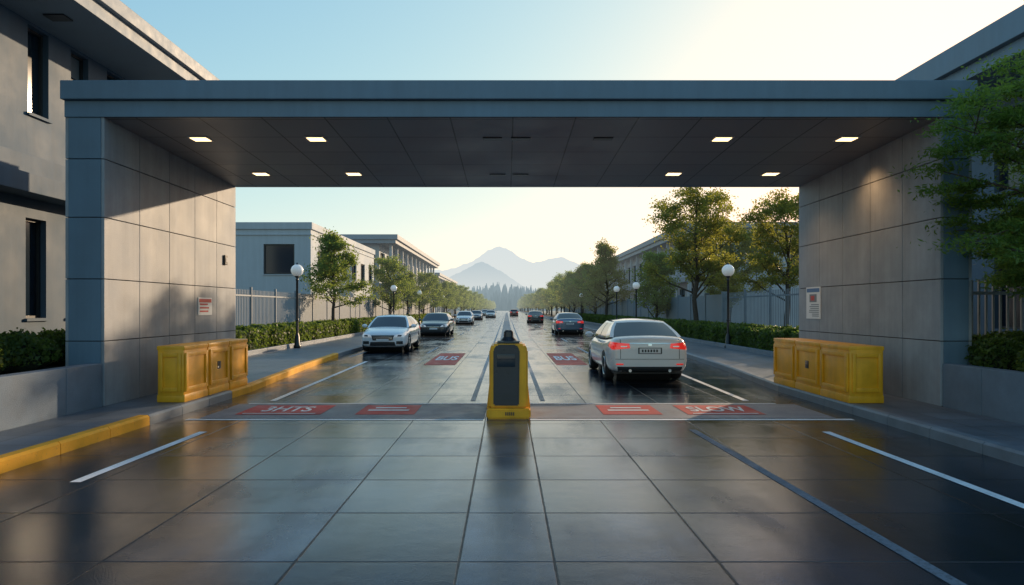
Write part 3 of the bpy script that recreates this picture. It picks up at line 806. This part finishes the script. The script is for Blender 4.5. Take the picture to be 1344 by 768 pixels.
# ------------------------------------------------------------ median bollard cabinet
e = empty('gate_terminal_bollard', (.03, 10.85, 0)); mb = MB()
def prism(mb, prof, y0, y1, m, bev=.02):
    bm = bmesh.new(); va = [bm.verts.new((x, y0, z)) for x, z in prof]; vb = [bm.verts.new((x, y1, z)) for x, z in prof]
    n = len(prof); bm.faces.new(va); bm.faces.new(vb[::-1])
    for i in range(n): bm.faces.new((va[i], vb[i], vb[(i+1)%n], va[(i+1)%n]))
    bmesh.ops.recalc_face_normals(bm, faces=bm.faces)
    if bev: bmesh.ops.bevel(bm, geom=list(bm.edges), offset=bev, segments=2, affect='EDGES')
    mb.bm(bm, m)
prism(mb, [(-.34,0),(.34,0),(.34,.16),(-.34,.16)], -.33, .9, 0, .025)
prism(mb, [(-.30,.15),(.30,.15),(.30,1.06),(.25,1.15),(-.25,1.15),(-.30,1.06)], -.24, .55, 0, .03)
prism(mb, [(-.345,.12),(-.27,.12),(-.27,.60),(-.30,.55)], -.05, .75, 0, .012)
prism(mb, [(.345,.12),(.27,.12),(.27,.60),(.30,.55)], -.05, .75, 0, .012)
prism(mb, [(-.235,.2),(.16,.2),(.17,1.06),(.12,1.14),(-.18,1.14),(-.235,1.06)], -.275, -.2, 1, .02)
mb.box(-.18, .10, -.285, -.272, .80, 1.0, 2, .006)
mb.box(-.19, .12, -.282, -.270, .28, .31, 3); mb.box(-.19, .12, -.282, -.270, .35, .38, 3)
mb.lathe([(0,1.36),(.05,1.355),(.075,1.33),(.08,1.25),(.12,1.21),(.15,1.18),(.15,1.12),(.0,1.12)], 20, 'Z', (.0,.1,0), 1)
mb.box(-.18, .18, -.10, .30, 1.14, 1.19, 1, .02)
for k in range(5): mb.box(-.05+k*.03, -.035+k*.03, -.340, -.328, .06, .11, 1)
o = mb.make('housing', [MT['yellow'], MT['darkpanel'], MT['glass'], MT['trim']], e); auto_smooth(o)

# ------------------------------------------------------------ cars
CM = {}
def cpaint(n, col, metal):
    if n not in CM: CM[n] = simple('car_paint_'+n, col, .32, metal, coat=1.0)
    return CM[n]
MT['cglass'] = simple('car_glass', (0.01,.013,.016), .04, spec=.9)
MT['tyre'] = simple('tyre_rubber', (0.02,.02,.021), .8)
MT['rim'] = simple('alloy_rim', (0.45,.46,.47), .3, .9)
MT['tail'] = simple('tail_light', (0.5,.012,.01), .15, coat=1, emis=(1,.03,.02), es=.45)
MT['head'] = simple('head_light', (0.75,.78,.8), .1, coat=1, emis=(1,.95,.85), es=.15)
MT['chrome'] = simple('chrome', (0.7,.7,.7), .12, 1.0)
def wheel_mesh():
    mb = MB()
    mb.lathe([(.215,-.10),(.30,-.11),(.325,-.085),(.332,-.03),(.332,.03),(.325,.085),(.30,.11),(.215,.10)], 32, 'X', m=0)
    mb.lathe([(.222,.10),(.20,.085),(.195,.02),(.0,.02)], 32, 'X', m=2)
    mb.lathe([(.224,.101),(.212,.112),(.195,.10)], 32, 'X', m=1)
    mb.lathe([(.0,.095),(.05,.095),(.06,.07)], 16, 'X', m=1)
    for k in range(10):
        a = 2*math.pi*(k//2)/5+(.14 if k%2 else -.14)
        bm = bmesh.new(); bmesh.ops.create_cube(bm, size=1)
        for v in bm.verts: v.co = Vector((.075+v.co.x*.03, v.co.y*.028, .12+v.co.z*.17))
        mb.bm(bm, 1, Matrix.Rotation(a, 4, 'X'))
    me = mesh('wheel', mb.v, mb.f, mb.m)
    for m in ('tyre','rim','trim'): me.materials.append(MT[m])
    for p in me.polygons: p.use_smooth = (p.material_index != 1)
    return me
WH = wheel_mesh()
CACHE = {}
def body_shell():
    if 'b' in CACHE: return CACHE['b']
    st = [(-2.36,.60,.40,.84),(-2.335,.78,.30,.96),(-2.27,.865,.24,1.035),(-2.05,.90,.21,1.065),(-1.72,.915,.20,1.05),(-1.05,.925,.19,.985),(-.05,.925,.18,.965),
          (.85,.925,.18,.965),(1.12,.92,.19,.965),(1.6,.905,.19,.90),(2.0,.875,.20,.83),(2.2,.83,.21,.77),(2.30,.76,.23,.71),(2.36,.58,.30,.62)]
    bm = bmesh.new(); rings = []
    for (y, w, zb, zt) in st:
        h = zt-zb
        half = [(w*.80,zb),(w*.965,zb+.07),(w*1.0,zb+h*.36),(w*.995,zb+h*.58),(w*.975,zb+h*.74),(w*.955,zb+h*.80),(w*.90,zt-.035),(w*.72,zt)]
        ring = [(0,zb)]+half+[(0,zt+.028)]+[(-a,b) for a, b in half[::-1]]
        rings.append([bm.verts.new((x,y,z)) for x, z in ring])
    n = len(rings[0])
    for a, b in zip(rings[:-1], rings[1:]):
        for i in range(n): bm.faces.new((a[i], a[(i+1)%n], b[(i+1)%n], b[i]))
    bm.faces.new(rings[0]); bm.faces.new(rings[-1][::-1])
    bmesh.ops.recalc_face_normals(bm, faces=bm.faces)
    me = bpy.data.meshes.new('shell'); bm.to_mesh(me); bm.free()
    o = bpy.data.objects.new('tmp_shell', me); COL.objects.link(o)
    md = o.modifiers.new('s', 'SUBSURF'); md.levels = 2; md.render_levels = 2
    c = MB()
    for y in (-1.36, 1.40): c.tube((-1.5,y,.33), (1.5,y,.33), .375, .375, 40, 0, True)
    co = bpy.data.objects.new('tmp_cut', mesh('cut', c.v, c.f, c.m)); COL.objects.link(co)
    b2 = bmesh.new(); b2.from_mesh(co.data); bmesh.ops.recalc_face_normals(b2, faces=b2.faces); b2.to_mesh(co.data); b2.free()
    dg = bpy.context.evaluated_depsgraph_get(); e0 = bpy.data.meshes.new_from_object(o.evaluated_get(dg))
    bvh = BVHTree.FromPolygons([v.co.copy() for v in e0.vertices], [tuple(p.vertices) for p in e0.polygons])
    mb_ = o.modifiers.new('b', 'BOOLEAN'); mb_.object = co; mb_.operation = 'DIFFERENCE'; mb_.solver = 'EXACT'
    bpy.context.view_layer.update(); dg = bpy.context.evaluated_depsgraph_get(); e1 = bpy.data.meshes.new_from_object(o.evaluated_get(dg))
    bpy.data.objects.remove(o); bpy.data.objects.remove(co)
    for p in e1.polygons: p.use_smooth = True
    try: e1.set_sharp_from_angle(angle=math.radians(40))
    except Exception: pass
    e1.materials.clear()
    CACHE['b'] = (e1, bvh); return CACHE['b']
def car(name, x, y, heading, paint, seed=0, suv=False):
    e = empty(name, (x, y, 0)); e.rotation_euler = (0,0,heading); e.scale = (1,1,1.08 if suv else 1.0)
    e1, bvh = body_shell(); me = e1.copy(); me.materials.append(paint); obj('body', me, e)
    mb = MB(); zb = .95
    base_y = [1.12,1.00,-.06,-.16,-1.16,-1.86]; top_y = [.26,.19,-.10,-.19,-.86,-1.06]
    if suv: base_y = [1.15,1.03,-.06,-.16,-1.5,-2.1]; top_y = [.36,.29,-.06,-.15,-1.35,-1.7]
    wb, wt, zr = .835, .60, 1.40
    def zbase(yy): return float(np.interp(yy, [-2.1,-1.7,-1.0,0,1.2], [1.03,1.03,.965,.945,.935]))
    vrows = [0,.07,.35,.65,.90,1.0]
    def sidept(yb, yt, v, s):
        yy = yb+(yt-yb)*v; z = zbase(yb)+(zr-.02-zbase(yb))*v; xx = wb+(wt-wb)*v+.035*math.sin(math.pi*v)
        return (s*xx, yy, z)
    for s in (-1, 1):
        for i in range(5):
            for j in range(5):
                a = sidept(base_y[i], top_y[i], vrows[j], s); b = sidept(base_y[i+1], top_y[i+1], vrows[j], s)
                c = sidept(base_y[i+1], top_y[i+1], vrows[j+1], s); d = sidept(base_y[i], top_y[i], vrows[j+1], s)
                pillar = i in (0, 4) or j == 4; m = 0 if pillar else (2 if (i == 2 or j == 0) else 1)
                if s > 0: mb.quad(a, d, c, b, m)
                else: mb.quad(a, b, c, d, m)
    ts = [-1,-.9,-.5,0,.5,.9,1]
    for end in (0, 5):
        sg = 1 if end == 0 else -1
        def ept(t, v):
            p = sidept(base_y[end], top_y[end], v, 1); w = p[0]
            return (t*w, p[1]+sg*.10*(1-t*t)*(1-.35*v), p[2]+.03*(1-t*t)*v)
        for i in range(6):
            for j in range(5):
                a, b, c, d = ept(ts[i],vrows[j]), ept(ts[i+1],vrows[j]), ept(ts[i+1],vrows[j+1]), ept(ts[i],vrows[j+1])
                m = 0 if (i in (0,5) or j == 4) else (2 if j == 0 else 1)
                if sg < 0: mb.quad(a, b, c, d, m)
                else: mb.quad(a, d, c, b, m)
    yf, yr = top_y[0], top_y[-1]
    def rpt(t, u):
        yc = yf+(yr-yf)*u; w = sidept(base_y[0], top_y[0], 1, 1)[0]
        yy = yc+.065*(1-t*t)*((1-u)*1.0-u*1.0); z = zr-.02+.03*(1-t*t)+.045*math.sin(math.pi*u)*(1-.5*t*t)
        return (t*w*(1+.04*math.sin(math.pi*u)), yy, z)
    us = [0,.15,.35,.5,.65,.85,1]
    for i in range(6):
        for j in range(6):
            mb.quad(rpt(ts[i],us[j]), rpt(ts[i],us[j+1]), rpt(ts[i+1],us[j+1]), rpt(ts[i+1],us[j]), 0)
    cm = mesh('cabin', mb.v, mb.f, mb.m)
    b2 = bmesh.new(); b2.from_mesh(cm); bmesh.ops.remove_doubles(b2, verts=b2.verts, dist=.004); bmesh.ops.recalc_face_normals(b2, faces=b2.faces); b2.to_mesh(cm); b2.free()
    o = obj('cabin', cm, e, [paint, MT['cglass'], MT['trim']]); auto_smooth(o, 30)
    pm = MB()
    def patch(c4, dirn, m, nx=10, nz=4, off=.006, th=.0):
        (xa,za),(xb,zb_),(xc,zc),(xd,zd) = c4; G = []
        for j in range(nz+1):
            v = j/nz; rowp = []
            for i in range(nx+1):
                u = i/nx
                A = (xa+(xb-xa)*u)*(1-v)+(xd+(xc-xd)*u)*v; B = (za+(zb_-za)*u)*(1-v)+(zd+(zc-zd)*u)*v
                if dirn in ('F','R'):
                    org = Vector((A, 4 if dirn=='F' else -4, B)); dd = Vector((0,-1 if dirn=='F' else 1,0))
                else:
                    org = Vector((3 if dirn=='S' else -3, A, B)); dd = Vector((-1 if dirn=='S' else 1,0,0))
                hit = bvh.ray_cast(org, dd)
                if hit[0] is None: rowp.append(None); continue
                nn = hit[1]
                if nn.dot(dd) > 0: nn = -nn
                rowp.append(hit[0]+nn*off)
            G.append(rowp)
        for j in range(nz):
            for i in range(nx):
                q4 = (G[j][i], G[j][i+1], G[j+1][i+1], G[j+1][i])
                if all(p is not None for p in q4): pm.quad(*q4, m)
    for s in (-1, 1):
        patch([(s*.45,.80),(s*.85,.76),(s*.86,.93),(s*.47,.90)], 'R', 0, 12, 4, .010)
        patch([(s*.52,.825),(s*.66,.825),(s*.66,.85),(s*.52,.85)], 'R', 1, 4, 1, .013)
        patch([(-2.22,.78),(-1.92,.84),(-2.0,.93),(-2.22,.93)], 'S' if s>0 else 'L', 0, 8, 3, .010)
        patch([(s*.40,.59),(s*.80,.60),(s*.84,.75),(s*.50,.69)], 'F', 1, 12, 4, .010)
        patch([(s*.56,.62),(s*.70,.62),(s*.72,.68),(s*.58,.68)], 'F', 2, 4, 2, .013)
        patch([(2.18,.64),(1.92,.70),(1.86,.76),(2.16,.74)], 'S' if s>0 else 'L', 1, 8, 3, .008)
        patch([(s*.52,.34),(s*.76,.34),(s*.76,.45),(s*.52,.45)], 'F', 2, 6, 3, .008)
        patch([(s*.60,.42),(s*.76,.42),(s*.76,.45),(s*.60,.45)], 'R', 0, 6, 1, .008)
        sd = 'S' if s > 0 else 'L'
        for yy in (.98, -.11):
            patch([(yy,.28),(yy+.012,.28),(yy+.012,.90),(yy,.90)], sd, 2, 1, 14, .004)
        patch([(-1.02,.30),(-1.008,.30),(-1.12,.92),(-1.132,.92)], sd, 2, 1, 14, .004)
        patch([(-.92,.22),(.96,.22),(.96,.29),(-.92,.29)], sd, 2, 20, 2, .006)
        for yy in (-.02+.05, -.98): patch([(yy,.80),(yy+.16,.80),(yy+.16,.825),(yy,.825)], sd, 3, 4, 1, .022)
    patch([(-.38,.48),(.38,.48),(.44,.67),(-.44,.67)], 'F', 2, 12, 4, .008)
    for k in range(3): patch([(-.37,.53+.04*k),(.37,.53+.04*k),(.37,.54+.04*k),(-.37,.54+.04*k)], 'F', 3, 12, 1, .014)
    patch([(-.50,.27),(.50,.27),(.46,.42),(-.46,.42)], 'F', 2, 12, 3, .008)
    patch([(-.70,.25),(.70,.25),(.74,.38),(-.74,.38)], 'R', 2, 14, 3, .008)
    patch([(-.86,.545),(.86,.545),(.86,.555),(-.86,.555)], 'R', 2, 20, 1, .005)
    patch([(-.46,.90),(.46,.90),(.46,.915),(-.46,.915)], 'R', 3, 12, 1, .012)
    for s in (-1,1): patch([(s*.66,.56),(s*.672,.56),(s*.672,1.0),(s*.66,1.0)], 'R', 2, 1, 12, .004)
    patch([(-.27,.67),(.27,.67),(.27,.81),(-.27,.81)], 'R', 2, 6, 3, .008)
    patch([(-.24,.685),(.24,.685),(.24,.795),(-.24,.795)], 'R', 4, 6, 3, .016)
    for k in range(6): patch([(-.19+k*.065,.71),(-.15+k*.065,.71),(-.15+k*.065,.77),(-.19+k*.065,.77)], 'R', 2, 1, 1, .020)
    patch([(-.24,.44),(.24,.44),(.24,.53),(-.24,.53)], 'F', 4, 6, 2, .018)
    patch([(-.04,.855),(.04,.855),(.04,.895),(-.04,.895)], 'R', 3, 2, 2, .016)
    o = pm.make('lights_trim', [MT['tail'], MT['head'], MT['trim'], MT['chrome'], MT['white']], e)
    mb = MB()
    for yy in (-1.36, 1.40): mb.tube((-.64,yy,.33), (.64,yy,.33), .385, .385, 32, 0, True)
    mb.box(-.78,.78,-2.1,2.1,.20,.30,0)
    for s in (-1, 1):
        bm = bmesh.new(); bmesh.ops.create_uvsphere(bm, u_segments=12, v_segments=8, radius=1)
        for v in bm.verts: v.co = Vector((s*.99+v.co.x*.11, .88+v.co.y*.07, 1.0+v.co.z*.075))
        mb.bm(bm, 1); mb.box(s*.86, s*.94, .85, .90, .95, .98, 0)
        mb.tube((s*.45,-2.36,.29),(s*.45,-2.2,.29),.035,.035,10,2,True)
    o = mb.make('underbody_mirrors', [MT['trim'], paint, MT['chrome']], e); auto_smooth(o)
    for yy in (-1.36, 1.40):
        for s in (-1, 1):
            w = obj('wheel', WH, e); w.location = (s*.80, yy, .333); w.rotation_euler = (random.uniform(0,1),0,0 if s > 0 else math.pi)
    return e
W = cpaint('white', (.82,.83,.84), 0); D = cpaint('charcoal', (.06,.065,.07), .6); S = cpaint('silver', (.42,.44,.46), .7); B = cpaint('blue', (.10,.15,.22), .6); R = cpaint('maroon', (.12,.03,.03), .4)
car('white_sedan_car', 3.25, 17.9, 0.0, W)
car('white_sedan_car', -4.75, 28.6, math.pi, W)
car('dark_sedan_car', -4.4, 43.5, math.pi, D)
car('silver_sedan_car', -4.5, 74, math.pi, W)
car('dark_sedan_car', -4.5, 102, math.pi, B)
car('silver_sedan_car', -2.9, 125, math.pi, S)
car('blue_sedan_car', 4.0, 45.5, 0, B)
car('dark_sedan_car', 3.3, 80, 0, D)
car('maroon_hatchback_car', 1.6, 150, 0, R, suv=True)
car('silver_sedan_car', -5.0, 160, math.pi, S)

# ------------------------------------------------------------ world, sun, camera
w = bpy.data.worlds.new('World'); scene.world = w; w.use_nodes = True
nt = w.node_tree
for n in list(nt.nodes): nt.nodes.remove(n)
out = nt.nodes.new('ShaderNodeOutputWorld'); bg = nt.nodes.new('ShaderNodeBackground'); sky = nt.nodes.new('ShaderNodeTexSky')
sky.sky_type = 'NISHITA'; sky.sun_disc = False; sky.sun_elevation = math.radians(SUNEL); sky.sun_rotation = math.radians(SUNAZ)
sky.air_density = 1.0; sky.dust_density = 1.0; sky.ozone_density = 1.4; sky.altitude = 100
STR = 0.12
bg.inputs[1].default_value = STR
sp = nt.nodes.new('ShaderNodeSeparateColor'); cb_ = nt.nodes.new('ShaderNodeCombineColor'); nt.links.new(sky.outputs[0], sp.inputs[0])
for i, (k, qq) in enumerate(((2.25, .36), (3.7, .64), (6.8, .94))):
    v = M(nt, 'MULTIPLY', sp.outputs[i], k)
    den = M(nt, 'ADD', M(nt, 'MULTIPLY', v, STR*qq), 1.0)
    nt.links.new(M(nt, 'DIVIDE', v, den), cb_.inputs[i])
nt.links.new(cb_.outputs[0], bg.inputs[0]); nt.links.new(bg.outputs[0], out.inputs[0])
sl = bpy.data.lights.new('sun', 'SUN'); sl.energy = 5.0; sl.angle = math.radians(.6); sl.color = (1, .74, .48)
so = bpy.data.objects.new('sun', sl); COL.objects.link(so)
a, el = math.radians(SUNAZ), math.radians(SUNEL)
sv = Vector((math.sin(a)*math.cos(el), math.cos(a)*math.cos(el), math.sin(el)))
so.rotation_euler = sv.to_track_quat('Z', 'Y').to_euler()
so.location = (20, 20, 30)

cd = bpy.data.cameras.new('camera'); cam = bpy.data.objects.new('camera', cd); COL.objects.link(cam); scene.camera = cam
cam.location = (0, 0, 1.7); cam.rotation_euler = (math.radians(90), 0, 0)
cd.sensor_width = 36; cd.lens = 36*900/1344; cd.shift_x = 7/1344; cd.shift_y = 21/1344
cd.clip_start = .05; cd.clip_end = 20000
scene.view_settings.view_transform = 'Standard'; scene.view_settings.look = 'None'; scene.view_settings.exposure = 0
